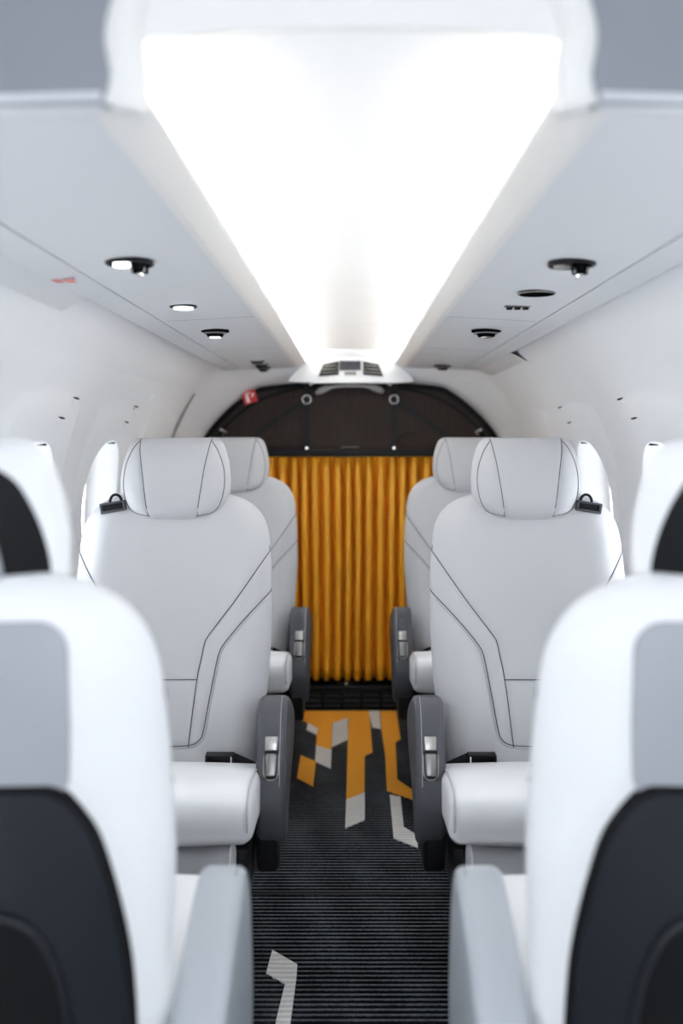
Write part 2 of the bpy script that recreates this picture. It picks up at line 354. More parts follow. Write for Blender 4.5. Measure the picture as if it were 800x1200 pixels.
# overhead side units: cove lip, service panel, outer strip
XL, UL, XI, UI = .223, .2965, .188, .316
XA, UA, XB, UB = .466, .284, .526, .276
def strip_mesh(name, side, prof, y0, y1, ny=2):
    v = [(side*p[0], y, EYE+p[1]) for y in np.linspace(y0, y1, ny) for p in prof]; n = len(prof)
    f = [(i*n+k, i*n+k+1, (i+1)*n+k+1, (i+1)*n+k) for i in range(ny-1) for k in range(n-1)]
    return v, f
YP1 = 4.26
for side, nm in ((-1, 'left'), (1, 'right')):
    unit = empty('overhead_unit', (side*XL, YC0, EYE+UL)); off = Vector(unit.location)
    tag(unit, 'long pale grey overhead service unit along the %s side of the ceiling' % nm, 'overhead panel', 'overhead service units')
    def shifted(v): return [tuple(Vector(p)-off) for p in v]
    # cove lip with trough
    lip = [(XL+.012, UL-.0005), (XL+.003, UL), (XL-.002, UL+.002), (XI+.004, UI-.004), (XI, UI), (XI+.001, UI+.004), (XI+.006, UI+.006), (XI+.016, UI-.004), (XL+.015, UL+.012), (.27, UL+.012), (.285, UL+.025), (.295, .345)]
    v, f = strip_mesh('cove_lip', side, lip, YC0, YC1); new('cove_lip', pymesh('cove_lip', shifted(v), f), unit, M['lip'])
    # inner service panel in three lengths with joints
    g_ = .0016
    for y0, y1 in ((YC0, 2.45-g_), (2.45+g_, 3.30-g_), (3.30+g_, YP1)):
        pr = [(XL+.012, UL+.008), (XL+.012, UL-.0005), (XA-g_-.001, UA), (XA-g_, UA+.001), (XA-g_, UA+.01)]
        v, f = strip_mesh('p', side, pr, y0, y1); new('service_panel', pymesh('service_panel', shifted(v), f, False), unit, M['service'])
    # outer strip; wider fore part on the left, wider aft part on the right
    if side < 0: parts = [(YC0, 1.98, .575, .248), (1.98, YP1, XB, UB)]
    else: parts = [(YC0, 3.27, XB, UB), (3.27, YP1, .575, .248)]
    for y0, y1, xo, uo in parts:
        if xo < .55: pr = [(XA+g_, UA+.01), (XA+g_, UA-.0003), (XB-.002, UB), (XB, UB+.002), (XB, UB+.04)]
        else: pr = [(XA+g_, UA+.01), (XA+g_, UA-.0003), (XB, UB), (.575, .250), (.578, .252), (.578, .28)]
        v, f = strip_mesh('p', side, pr, y0, y1); new('outer_strip', pymesh('outer_strip', shifted(v), f, False), unit, M['service'])
    # dark backing seen only through the joints
    v, f = strip_mesh('p', side, [(XL+.02, UL+.006), (XA+.05, UA+.006)], YC0+.01, YP1-.01); new('joint_backing', pymesh('joint_backing', shifted(v), f, False), unit, M['gap'])
    # light strip lying in the trough
    ls = empty('cove_light', (side*.243, YC0, EYE+UL+.013))
    tag(ls, 'continuous white light strip hidden in the %s ceiling cove' % nm, 'light', 'ceiling cove lights')
    box('light_strip', (0, (YC1-YC0)/2, .004), (.026, YC1-YC0-.06, .006), M['strip'], ls, .001)
    # fore end fascia of the unit
    v = []; f = []
    slab('end_fascia', [(side*(XL-.012)-off.x, EYE+.297-off.z), (side*.62-off.x, EYE+.288-off.z), (side*.62-off.x, EYE+.50-off.z), (side*(XL-.02)-off.x, EYE+.50-off.z)], YC0-.016-off.y, YC0-.004-off.y, M['fascia'], unit)
    bm = bmesh.new(); add_tube(bm, [(side*XL-off.x, YC0-.004-off.y, EYE+.305-off.z), (side*.62-off.x, YC0-.004-off.y, EYE+.293-off.z)], .013, 12)
    new('end_bullnose', bmmesh('end_bullnose', bm, True), unit, M['service'])
    # white rounded trim framing the fore end of the cove
    P = [(side*x-off.x, YC0-.006-off.y, EYE+u-off.z) for x, u in catmull([(.205, .295), (.2, .325), (.205, .36), (.196, .40), (.19, .44), (.19, .50)], 5)]
    bm = bmesh.new(); add_tube(bm, P, [.020, .020]+[.019]*(len(P)-2), 10)
    new('fore_trim', bmmesh('fore_trim', bm, True), unit, M['lip'])
# raised entry ceiling forward of the units
slab('trim_2', [(x, EYE+.368-.032*(abs(x)/.30)**2.4) for x in np.linspace(-.21, .21, 15)]+[(.21, EYE+.5), (-.21, EYE+.5)], YC0-.012, YC0-.002, M['lip'], None, 'structure')
flat('ceiling_entry', [(-.62, Y0), (.62, Y0), (.62, YC0), (-.62, YC0)], EYE+.50, EYE+.51, M['ceiling'], None, 'structure')

# aft ring: lining curls inward to the dark arch
arch_in = [(0, .249), (.10, .2485), (.20, .243), (.30, .235), (.385, .225), (.43, .21), (.50, .162), (.565, .105), (.62, .045), (.66, -.02), (.695, -.12), (.71, -.25), (.70, -.45), (.66, -.7), (.60, -.95), (.55, -1.19)]
arch_in = catmull(arch_in, 6)
def ring_outer(p):                          # matching point on the lining circle
    x, u = p; ang = math.degrees(math.atan2(u+.25, x)) if u > -.5 else None
    if ang is not None and ang > -25: q = wp(1, ang, 0); return np.array((q[0], q[2]-EYE))
    a = -25-40*min(1, (.617-(u+EYE))/.617) if (u+EYE) < .617 else -24.9
    q = wp(1, a, 0); return np.array((q[0], q[2]-EYE))
full = [(-p[0], p[1]) for p in arch_in[::-1]][:-1]+[tuple(p) for p in arch_in]
prof = [(0.0, 4.02), (.012, 4.03), (.03, 4.05), (.07, 4.085), (.2, 4.13), (.42, 4.18), (.66, 4.235), (.85, 4.28), (.96, 4.31), (1, 4.335), (1, 4.44)]
v = []; f = []
for p in full:
    s = -1 if p[0] < 0 else 1; o_ = ring_outer((abs(p[0]), p[1])); i_ = np.array((abs(p[0]), p[1]))
    for t, y in prof:
        q = o_*(1-t)+i_*t; ins = .006 if t < .02 else .004
        v.append((s*(q[0]), y, EYE+q[1]))
n = len(prof)
for i in range(len(full)-1):
    for k in range(n-1): f.append((i*n+k, i*n+k+1, (i+1)*n+k+1, (i+1)*n+k))
new('trim_3', pymesh('aft_ring', v, f), None, M['wall'], 'structure')
# grey tube drawn as the shadow in the left gap between lining and ring
for side in (-1,):
    pts = [wp(side, a, 4.015+(a-18)*.001, -.004) for a in np.linspace(12, 34, 14)]
    tubes('trim_4', [pts], [.002+.006*math.sin(PI*i/13) for i in range(14)], M['fascia'], None, 6, 'structure')

# ------------------------------------------------------------------ aft partition (dark mesh), straps, rings
part = empty('cargo_partition', (0, 4.40, EYE))
tag(part, 'dark brown mesh partition filling the rounded arch above the gold curtain', 'partition')
poly = [(p[0]*1.0, p[1]) for p in full if p[1] > -.3]; 
poly = [(p[0], p[1]) for p in poly]
slab('mesh_panel', poly, .02, .03, M['mesh'], part)
# raised black arc bands
arc = catmull([(-.62, -.06), (-.56, .04), (-.45, .135), (-.33, .19), (-.2, .218), (0, .226), (.2, .218), (.33, .19), (.45, .135), (.56, .04), (.62, -.06)], 6)
def ribbon(name, pts, wdt, y, m, parent, th=.004):
    bm = bmesh.new(); P = [Vector((p[0], p[1])) for p in pts]; rows = []
    for i, p in enumerate(P):
        t = (P[min(i+1, len(P)-1)]-P[max(i-1, 0)]).normalized(); nn = Vector((-t.y, t.x))*wdt/2
        rows.append([bm.verts.new((q.x, yy, q.y)) for q, yy in ((p+nn, y), (p-nn, y), (p-nn, y+th), (p+nn, y+th))])
    for i in range(len(rows)-1):
        for k in range(4): bm.faces.new((rows[i][k], rows[i][(k+1) % 4], rows[i+1][(k+1) % 4], rows[i+1][k]))
    bm.faces.new(rows[0]); bm.faces.new(rows[-1][::-1])
    return new(name, bmmesh(name, bm, False), parent, m)
ribbon('edge_band', [(p[0], p[1]) for p in arc], .012, .012, M['shell_trim'], part)
ribbon('edge_band', [(p[0]*.985, p[1]-.012) for p in full if p[1] > -.25], .022, .010, M['shell_trim'], part, .008)
for s in (-1, 1):
    X = .19 if s > 0 else -.195
    ribbon('strap', [(X, .232), (X, -.06)], .028, .004, M['webbing'], part)
    ribbon('strap', [(X, .165), (s*.33, .075), (s*.47, -.03)], .026, .000, M['webbing'], part)
    bm = bmesh.new(); pts = [(X+.019*math.cos(t), -.006, .165+.019*math.sin(t)) for t in np.linspace(0, 2*PI, 24, endpoint=False)]
    add_tube(bm, pts, .0028, 6, True); rg = new('strap_ring', bmmesh('strap_ring', bm, True), part, M['chrome'])
    box('strap_fitting', (X+(.0 if s < 0 else 0)-s*.02, -.004, .232), (.02, .012, .012), M['chrome'], part, .003, Matrix.Rotation(.5*s, 3, 'Y'))
    disc('stud', (X, -.002, -.05), .007, .01, M['chrome'], part, 12, Matrix.Rotation(PI/2, 3, 'X'))
    hk = bmesh.new(); add_tube(hk, [(s*.565, 0, .005), (s*.558, -.02, .012), (s*.545, -.03, .022), (s*.575, -.035, .034)][::-1], .006, 6)
    new('hook', bmmesh('hook', hk, True), part, M['chrome'])
    # grey padded bulges seen in the mesh
    bm = bmesh.new(); bmesh.ops.create_uvsphere(bm, u_segments=20, v_segments=10, radius=1); bmesh.ops.scale(bm, vec=(.10, .02, .055), verts=bm.verts); bmesh.ops.translate(bm, vec=(s*.29, .025, -.03), verts=bm.verts)
    new('mesh_bulge', bmmesh('mesh_bulge', bm, True), part, M['mesh'])
# pale curved tube in place of a lamp's reflection, at the top of the panel
bm = bmesh.new()
P = [(x, .006, .226-.035*(abs(x)/.155)**3) for x in np.linspace(-.155, .145, 17)]
add_tube(bm, P, [.006, .015, .016, .012]+[.008]*9+[.012, .016, .015, .008], 8); bmesh.ops.scale(bm, vec=(1, .5, 1), verts=bm.verts)
new('lamp_reflection', bmmesh('lamp_reflection', bm, True), part, mat('lamp_reflection_grey', (.45, .44, .43), .3, noise=(30, .05)))
for x0, x1 in ((-.045, .035), (.235, .30), (-.30, -.22)): box('seam_tape', ((x0+x1)/2, .016, -.045), (x1-x0, .004, .003), M['metal_dark'], part, .0005)

rail = empty('curtain_rail', (0, 4.315, EYE-.068)); tag(rail, 'black rail across the cabin that carries the gold curtain', 'rail')
box('rail_bar', (0, 0, 0), (1.38, .022, .028), M['plastic_black'], rail, .003)
box('rail_lip', (0, -.011, -.012), (1.36, .004, .012), M['shell_trim'], rail, .001)

# curtain
nx_, nz_ = 1150, 18; W = .61; v = []; f = []
ztop, zbot = EYE-.085, EYE-1.062
for j in range(nz_+1):
    tz = j/nz_; z = ztop+(zbot-ztop)*tz
    for i in range(nx_+1):
        x = -W+2*W*i/nx_
        ph = 2*PI*x/.0485+.9*math.sin(x*9+.4)+.35*math.sin(x*31)+.25*math.sin(3*tz+x*14)
        amp = (.037+.004*math.sin(x*23+1))*(0.7+.3*min(1, tz*9))
        yy = amp*math.tanh(2.0*math.sin(ph)-.35)+.003*math.sin(6*tz+x*10)
        xx = x+.0034*math.cos(ph)*min(1, .4+tz*5)+.004*math.sin(tz*4+x*12)
        v.append((xx, yy, z-EYE))
n = nx_+1
for j in range(nz_):
    for i in range(nx_): f.append((j*n+i, j*n+i+1, (j+1)*n+i+1, (j+1)*n+i))
cur = new('curtain', pymesh('curtain', v, f), None, M['curtain']); cur.location = (0, 4.375, EYE)
sm = cur.modifiers.new('thickness', 'SOLIDIFY'); sm.thickness = .0012
tag(cur, 'gold orange pleated curtain closing the aft end of the aisle', 'curtain')

# riser grille under the curtain
gr = empty('floor_grille', (0, 4.335, 0)); tag(gr, 'black louvred vent grille low under the gold curtain', 'grille')
box('grille_frame', (0, .016, .052), (.62, .016, .104), M['plastic_black'], gr, .002)
box('grille_sill', (0, -.002, .103), (.64, .03, .008), M['shell'], gr, .002)
lv = bmesh.new(); add_box(lv, (0, 0, 0), (.064, .012, .009), .002, Matrix.Rotation(.7, 3, 'X')); lm = bmmesh('slat', lv, True, 35); lm.materials.append(M['shell'])
for c in range(-3, 4):
    for r_ in range(4):
        o = new('slat', lm, gr); o.location = (c*.084+.004, .002, .018+r_*.022)
for c in range(-3, 5): box('grille_post', (c*.084+.004-.042, .003, .052), (.008, .01, .092), M['plastic_black'], gr, .001)
box('latch_plate', (-.025, -.012, .118), (.075, .012, .012), M['plastic_black'], gr, .002)
disc('latch_stud', (-.02, -.02, .122), .007, .01, M['chrome'], gr, 12, Matrix.Rotation(PI/2, 3, 'X'))
# dark void behind (baggage bay front face below curtain)
box('wall_aft', (0, 4.46, .75), (1.7, .02, 1.66), M['shell_trim'], None, .001, None, 'structure')
# forward bulkhead behind the camera with its doorway
slab('wall_front', [(-.80, -.02), (-.34, -.02), (-.34, 1.42), (.34, 1.42), (.34, -.02), (.80, -.02), (.80, 1.75), (-.80, 1.75)], Y0-.03, Y0, M['wall'], None, 'structure')

# ------------------------------------------------------------------ carpet
def carpet_mesh(name, x0, x1, y0, y1):
    ys = []; 
    n0 = int(math.ceil(y0/PITCH*8)); n1 = int(y1/PITCH*8)
    ys = [y0]+[k*PITCH/8 for k in range(n0, n1+1)]+[y1]
    xs = np.linspace(x0, x1, 20); v = []; f = []
    for y in ys:
        for x in xs:
            wob = .0009*math.sin(x*40+y*7)
            v.append((x, y+wob, .006+.0032*abs(math.cos(PI*y/PITCH))**.8))
    n = len(xs)
    for i in range(len(ys)-1):
        for k in range(n-1): f.append((i*n+k, i*n+k+1, (i+1)*n+k+1, (i+1)*n+k))
    b = len(v)
    return pymesh(name, v, f)
for (y0, y1, lb) in ((2.585, 4.30, 'dark ribbed navy aisle carpet with gold and ivory shapes, far piece'), (-.4, 2.572, 'dark ribbed navy aisle carpet, near piece with one ivory shape')):
    c = new('aisle_carpet', carpet_mesh('aisle_carpet', -.268, .268, y0, y1), None, M['carpet']); tag(c, lb, 'carpet')
    bd = bmesh.new()
    for x in (-.268, .268): add_tube(bd, [(x, y0, .005), (x, y1, .005)], .0055, 6)
    for y in (y0, y1): add_tube(bd, [(-.268, y, .005), (.268, y, .005)], .0058, 6)
    new('carpet_edge', bmmesh('carpet_edge', bd, True), c, M['webbing'])
carp = {o['label'][-1]: o for o in COL.objects if o.name.startswith('aisle_carpet')}
far_c, near_c = carp['e'], carp['e']
cs = [o for o in COL.objects if o.name.startswith('aisle_carpet')]
far_c, near_c = cs[0], cs[1]
SH = [('gold', [(232,140),(395,140),(395,170),(345,188),(342,272),(294,257),(298,200),(228,168)]),
      ('gold', [(395,140),(460,140),(470,278),(446,290),(445,405),(388,430),(393,240),(395,170)]),
      ('ivory', [(346,188),(393,170),(393,238),(343,262)]), ('ivory', [(268,187),(300,203),(298,225),(264,208)]),
      ('ivory', [(294,257),(342,272),(340,330),(291,308)]), ('gold', [(246,288),(293,308),(285,387),(234,360)]),
      ('ivory', [(388,430),(446,405),(446,492),(385,518)]), ('ivory', [(458,140),(492,140),(496,205),(470,200)]),
      ('gold', [(494,140),(545,140),(558,237),(542,247),(548,365),(604,403),(603,430),(515,400),(510,290),(498,205)]),
      ('ivory', [(524,413),(558,420),(568,515),(610,540),(612,580),(536,550)]),
      ('ivory', [(157,902),(235,948),(233,985),(215,1120),(207,1200),(158,1200),(170,1120),(197,1008),(138,975)])]
for cname, pl in SH:                       # plan-view outline of each woven shape on the floor, in metres
    q = []
    for cx, cy_ in pl:
        px, py = cx/2.667+260, cy_/2.667+780
        Y = min(EYE*1166.7/(py-512), 4.29); q.append(((px-411)*Y/1166.7, Y))
    flat(cname+'_shape', q, .006, .0106, M[cname], near_c if pl[0] == (157,902) else far_c)
    o = COL.objects[-1]
for o in COL.objects:
    if o.name.startswith('gold_shape'): o['label'] = 'gold woven shape'
    if o.name.startswith('ivory_shape'): o['label'] = 'ivory woven shape'
# seat tracks either side of the aisle
for k, x in enumerate((-.60, -.30, .30, .60)):
    if abs(x) > .5: continue
    t = box('trim_%d' % (5+k), (x, 2.0, .004), (.022, 4.6, .008), M['metal_dark'], None, .001, None, 'structure')

# ------------------------------------------------------------------ seats
CACHE = {}
REC = .17
def cached(key, fn, m, parent, name):
    if key not in CACHE:
        me = fn(); me.materials.append(m); CACHE[key] = me
    return new(name, CACHE[key], parent)
# backrest outline half widths
BZ = [.34, .40, .47, .60, .74, .86, .93, 1.0, 1.06]; BW = [.192, .205, .216, .232, .240, .237, .232, .228, .225]
def back_hw(z):
    w_ = np.interp(z, BZ, BW)
    if z > .90: w_ *= max(0, 1-((z-.90)/.156)**3.3)**(1/3.3)
    if z < .40: w_ *= max(0, 1-((.40-z)/.062)**3)**(1/3)
    return w_
HZ = [(512, 40), (512.8, 46), (514.5, 50.5), (518, 54.5), (525, 58), (540, 62.5), (560, 65), (575, 64.5), (588, 61), (597, 55), (603, 47.5), (607.5, 37), (609.5, 26), (610.5, 8)]
HZ = [(EYE-.002-(y-512)/480, x/480) for y, x in HZ][::-1]
def head_hw(z): return float(np.interp(z, [p[0] for p in HZ], [p[1] for p in HZ]))
def dist_poly(P, L):
    d = np.full(len(P), 9.0)
    for a, b in zip(L[:-1], L[1:]):
        a = np.array(a); b = np.array(b); ab = b-a; t = np.clip(((P-a) @ ab)/(ab @ ab+1e-12), 0, 1)
        d = np.minimum(d, np.linalg.norm(P-(a+t[:, None]*ab), axis=1))
    return d
inner = catmull([(.243, .925), (.228, .905), (.16, .808), (.095, .722), (.084, .702), (.078, .67), (.069, .62), (.052, .468)], 8)
outer = catmull([(.240, .822), (.232, .812), (.18, .76), (.134, .706), (.120, .683), (.113, .655), (.098, .57), (.086, .502), (.077, .484), (.060, .474), (.03, .4705), (0, .470)], 8)
mir = lambda L: [(-p[0], p[1]) for p in L]
BSEAM = [inner, mir(inner), outer, mir(outer), [(-.069, .62), (.069, .62)]]
hs1 = catmull([(-.088, 1.186), (-.086, 1.176), (-.083, 1.155), (-.075, 1.11), (-.0575, .988)], 6)
hs2 = catmull([(-.0885, 1.180), (-.104, 1.158), (-.1185, 1.12), (-.123, 1.08), (-.117, 1.04), (-.106, 1.017), (-.09, 1.005), (-.055, .998)], 6)
HSEAM = [hs1, mir(hs1), hs2, mir(hs2)]
def depthf(s, q, px_=3.2): return max(0, 1-abs(s)**px_)**.5*q
def back_front(x, z):
    hw = max(back_hw(z), 1e-4); s = min(1, abs(x)/hw)
    tz = (z-.34)/(1.056-.34); q = (max(0, 1-abs(2*tz-1)**7))**.45
    bol = .012*math.exp(-((s-.80)/.20)**2)-.006*math.exp(-(s/.5)**2)
    lum = .010*math.exp(-((z-.56)/.13)**2)
    return -(.052*max(0, 1-s**4)**.5+bol*max(0, 1-s**6)+lum*(1-s*s))*q
def back_rear(x, z):
    hw = max(back_hw(z), 1e-4); s = min(1, abs(x)/hw); tz = (z-.34)/(1.056-.34); q = (max(0, 1-abs(2*tz-1)**6))**.45
    return .060*max(0, 1-s**3.2)**.5*q
def head_front(x, z):
    hw = max(head_hw(z), 1e-4); s = min(1, abs(x)/hw); tz = (z-.985)/(.203); q = max(0, 1-abs(2*tz-1)**3.2)**.5
    return -(.050*max(0, 1-s**3.2)**.5)*q-.004*q*math.exp(-((s-.7)/.2)**2)*(1-s**4)
def head_rear(x, z):
    hw = max(head_hw(z), 1e-4); s = min(1, abs(x)/hw); tz = (z-.985)/(.203); q = max(0, 1-abs(2*tz-1)**2.6)**.5
    return .048*max(0, 1-s**2.8)**.5*q
rec = lambda z: REC*(z-.41)
HOFF = -.022
def pillow(hwf, ff, fr, z0, z1, nxs, nzs, seams, off, gd=.0028, gw=.005):
    def fn():
        ts = np.linspace(-1, 1, nxs); ss = np.sin(ts*PI/2*.98)/math.sin(PI/2*.98)
        tz = np.linspace(-1, 1, nzs); zz = z0+(z1-z0)*(np.sin(tz*PI/2*.94)/math.sin(PI/2*.94)+1)/2
        F = []; 
        for z in zz:
            hw = hwf(z)
            for s in ss: F.append((s*hw, z))
        F = np.array(F); dep = np.array([ff(x, z) for x, z in F])
        dd = np.full(len(F), 9.0)
        for L in seams: dd = np.minimum(dd, dist_poly(F, L))
        dep2 = dep+gd*np.exp(-(dd/gw)**2)*np.clip(-dep/.02, 0, 1)
        v = [(x, off+rec(z)+d, z) for (x, z), d in zip(F, dep2)]
        v += [(x, off+rec(z)+fr(x, z), z) for x, z in F]
        f = []; N = len(F)
        for j in range(nzs-1):
            for i in range(nxs-1):
                a = j*nxs+i; f.append((a, a+1, a+nxs+1, a+nxs)); f.append((N+a, N+a+nxs, N+a+nxs+1, N+a+1))
        return pymesh('pillow', v, f)
    return fn
def seam_mesh(seams, ff, off, hwf, r=.0012, lift=-.0012, gd=.002):
    def fn():
        bm = bmesh.new()
        for L in seams:
            pts = []
            for x, z in L:
                hw = hwf(z)
                if abs(x) > hw*.995: x = math.copysign(hw*.995, x)
                d = ff(x, z); pts.append((x, off+rec(z)+d+gd*min(1, max(0, -d/.02))+lift, z))
            add_tube(bm, pts, r, 5)
        return bmmesh('seam', bm, True)
    return fn
def stitch_mesh(L, ff, off):
    def fn():
        bm = bmesh.new()
        for sx in (-1, 1):
            P = [Vector((sx*p[0], p[1])) for p in L]; Q = []
            for i, p in enumerate(P):
                t = (P[min(i+1, len(P)-1)]-P[max(i-1, 0)]).normalized(); nn = Vector((t.y, -t.x)); nn = nn if nn.x*sx > 0 or (abs(nn.x) < .3 and nn.y < 0) else -nn
                if abs(nn.x) < .3 and nn.y > 0: nn = -nn
                Q.append(p+nn*.0055)
            for a, b in zip(Q[:-1], Q[1:]):
                n = max(1, int((b-a).length/.004))
                for k in range(n):
                    p = a.lerp(b, k/n); q = a.lerp(b, (k+.55)/n)
                    if abs(p.x) > back_hw(p.y)*.97: continue
                    add_tube(bm, [(w_.x, off+rec(w_.y)+ff(w_.x, w_.y)-.0002, w_.y) for w_ in (p, q)], .0006, 4)
        return bmmesh('stitching', bm, True)
    return fn
def rear_panel(outline, lift, thick, rearf, off, name, n=14):
    """panel laid over the curved rear of the seat; outline = list of (halfwidth, z) from bottom to top"""
    def fn():
        Z = [p[1] for p in outline]; v = []; f = []
        rows = []
        for hw, z in outline:
            for layer in (0,):
                for i in range(n+1):
                    x = hw*(-1+2*i/n); base = rearf(x, z); rows.append((x, z, base))
        m_ = n+1; K = len(outline)
        for lay, dz in ((0, lift+thick), (1, lift-.004)):
            for (x, z, base) in rows:
                v.append((x, off+rec(z)+base+dz, z))
        N = len(rows)
        for j in range(K-1):
            for i in range(n):
                a = j*m_+i; f.append((a, a+1, a+m_+1, a+m_)); f.append((N+a, N+a+m_, N+a+m_+1, N+a+1))
        for j in range(K-1):
            for i in (0, n):
                a = j*m_+i; f.append((a, a+m_, N+a+m_, N+a))
        for i in range(n):
            for j in (0, K-1):
                a = j*m_+i; f.append((a, a+1, N+a+1, N+a))
        me = pymesh(name, v, f); me.set_sharp_from_angle(angle=math.radians(50)); return me
    return fn
def rounded_outline(pts, r, k=6):          # (hw,z) bottom->top with rounding at both ends
    out = []; z0, z1 = pts[0][1], pts[-1][1]; sm_ = catmull([(p[1], p[0]) for p in pts], 12); f_ = lambda z: np.interp(z, [p[0] for p in sm_], [p[1] for p in sm_])
    for z in list(z0+r*(1-np.cos(np.linspace(0, PI/2, k))))+list(np.linspace(z0+r, z1-r, 34))[1:-1]+list(z1-r*(1-np.sin(np.linspace(0, PI/2, k)))):
        w_ = f_(z); d = min(z-z0, z1-z); 
        if d < r: w_ -= r-math.sqrt(max(0, r*r-(r-d)**2))
        out.append((float(w_), float(z)))
    return out
CUSH = catmull([(-.392, .430), (-.398, .462), (-.390, .490), (-.356, .503), (-.30, .502), (-.20, .488), (-.10, .462), (.0, .432), (.05, .41), (.05, .375), (0, .355), (-.15, .375), (-.32, .394), (-.378, .402)], 8, True)
ARM = catmull([(-.105, .618), (-.135, .618), (-.168, .600), (-.192, .558), (-.208, .50), (-.222, .44), (-.222, .395), (-.205, .345), (-.165, .315), (-.11, .325), (-.06, .37), (0, .40), (.07, .42), (.13, .45), (.155, .49), (.14, .525), (.07, .562), (-.02, .596)], 7, True)
def make_seat(name, x, y, rz, aisle, armmat, cover, label, group):
    t = empty(name, (x, y, 0), rz); tag(t, label, 'seat', group); a = aisle
    L = M[cover]
    b = cached('back'+cover, pillow(back_hw, back_front, back_rear, .34, 1.056, 111, 150, BSEAM, .05), L, t, 'backrest')
    for k, sl in enumerate((inner, mir(inner), outer+mir(outer)[::-1], BSEAM[4])): cached('bseam%d' % k, seam_mesh([sl], back_front, .05, back_hw), M['seam'], b, 'seam')
    cached('bst', stitch_mesh(outer, back_front, .05), M['seam'], b, 'stitching')['kind'] = 'stuff'
    h = cached('head'+cover, pillow(head_hw, head_front, head_rear, HZ[0][0], HZ[-1][0], 71, 71, HSEAM, .05+HOFF, .002, .003), L, t, 'headrest')
    for k, sl in enumerate(HSEAM): cached('hseam%d' % k, seam_mesh([sl], head_front, .05+HOFF, head_hw, .0010, -.0008, .002), M['seam'], h, 'seam')
    # rear of the headrest and shell of the backrest
    cached('hins', rear_panel(rounded_outline([(.122, 1.035), (.118, 1.08), (.106, 1.12), (.084, 1.160)], .022), .0, .002, head_rear, .05+HOFF, 'headrest_insert'), M['shell_trim'], h, 'rear_insert')
    cached('hins2', rear_panel(rounded_outline([(.080, 1.03), (.074, 1.08), (.06, 1.12), (.04, 1.14)], .02), .003, .003, head_rear, .05+HOFF, 'headrest_reflection'), M['panel_grey'], h, 'reflection_patch')  # grey patch painted as the reflection on the dark insert
    cached('upan', rear_panel(rounded_outline([(.142, .815), (.147, .9), (.147, 1.005)], .030), .001, .005, back_rear, .05, 'upper_panel'), M['panel_grey'], b, 'upper_rear_panel')
    sh = [(.172, .37), (.188, .45), (.192, .58), (.187, .67), (.168, .77), (.148, .812), (.128, .832)]
    cached('shell', rear_panel(rounded_outline(sh, .012), .004, .010, back_rear, .05, 'rear_shell', 24), M['shell'], b, 'rear_shell')
    sh2 = [(w_+.007, z) for w_, z in sh]; sh2[-1] = (.135, .838)
    cached('shtrim', rear_panel(rounded_outline(sh2, .012), .001, .006, back_rear, .05, 'shell_trim', 24), M['shell_trim'], b, 'shell_trim')
    pk = rounded_outline([(.12, .38), (.135, .5), (.13, .62), (.10, .70)], .03)
    cached('pocket', rear_panel(pk, .014, .004, back_rear, .05, 'magazine_pocket', 16), M['shell_trim'], b, 'magazine_pocket')
    for s in (-1, 1): tubes('pocket_rim', [[(s*1.0*w_, .05+rec(z)+back_rear(w_, z)+.018, z) for w_, z in pk]], .004, M['shell'], b)
    # cushion
    c = profile_solid('seat_cushion', CUSH, -.240, .240, .024, M['leather_white'] if cover == 'leather' else L, t, 6, .006, 10)
    for s in (-1, 1):
        cl = [(s*.2265, p[0]*1.0, p[1]+.0008) for p in CUSH[:56]]
        Pn = []
        for i in range(len(cl)): Pn.append(cl[i])
        tubes('piping', [[(s*.231, p[0], p[1]-.0005) for p in [CUSH[k] for k in range(0, 58)]]], .0022, M['leather'], c)
    for s in (-1, 1): tubes('seam', [[(s*.028+.02*a, yy, np.interp(yy, [-.32, -.2, -.1, 0], [.514, .497, .468, .437])) for yy in np.linspace(-.29, -.19, 8)]], .0009, M['seam'], c)
    # leg rest panel and base
    lp = catmull([(-.318, .245), (-.335, .27), (-.342, .32), (-.335, .36), (-.31, .372), (-.28, .36), (-.275, .30), (-.29, .25)], 5, True)
    lr = profile_solid('leg_rest', lp, -.198, .198, .012, M['panel_grey'] if cover == 'x' else M['leather'], t, 4, 0, 4)
    for s in (-1, 1): tubes('piping', [[(s*.190, p[0], p[1]) for p in lp[:22]]], .0022, M['leather_white'], lr)
    bm = bmesh.new(); add_box(bm, (0, -.09, .24), (.40, .36, .20), .012); add_box(bm, (0, -.08, .31), (.44, .34, .06), .01)
    new('seat_base', bmmesh('seat_base', bm, True, 35), t, M['plastic_black'])
    for s in (-1, 1):
        bm = bmesh.new(); add_box(bm, (s*.15, -.09, .075), (.04, .34, .15), .006); add_box(bm, (s*.15, -.09, .012), (.07, .42, .022), .005)
        new('leg', bmmesh('leg', bm, True, 35), t, M['plastic_black'])
    # aisle armrest with latch
    x0, x1 = (.229, .292)
    if a < 0: x0, x1 = -x1, -x0
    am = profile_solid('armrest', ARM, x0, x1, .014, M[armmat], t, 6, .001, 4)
    xs_ = a*.2915
    inset = np.array(ARM); cen = inset.mean(0)
    tubes('seam', [[(a*.2915, *(np.array(p)*.93+cen*.07)) for p in ARM[4:50]]], .0009, M['seam'], am)
    tubes('seam', [[(x1-.012 if a > 0 else x0+.012, p[0], p[1]) for p in ARM[0:34]]], .0008, M['stitch'] if armmat == 'arm_dark' else M['seam'], am)
    bk = catmull([(-.20, .36), (-.19, .29), (-.165, .255), (-.11, .25), (-.02, .28), (.02, .34), (.0, .385), (-.08, .37), (-.16, .35)], 5, True)
    profile_solid('armrest_bracket', bk, (.228 if a > 0 else -.274), (.274 if a > 0 else -.228), .008, M['plastic_black'], t, 3)
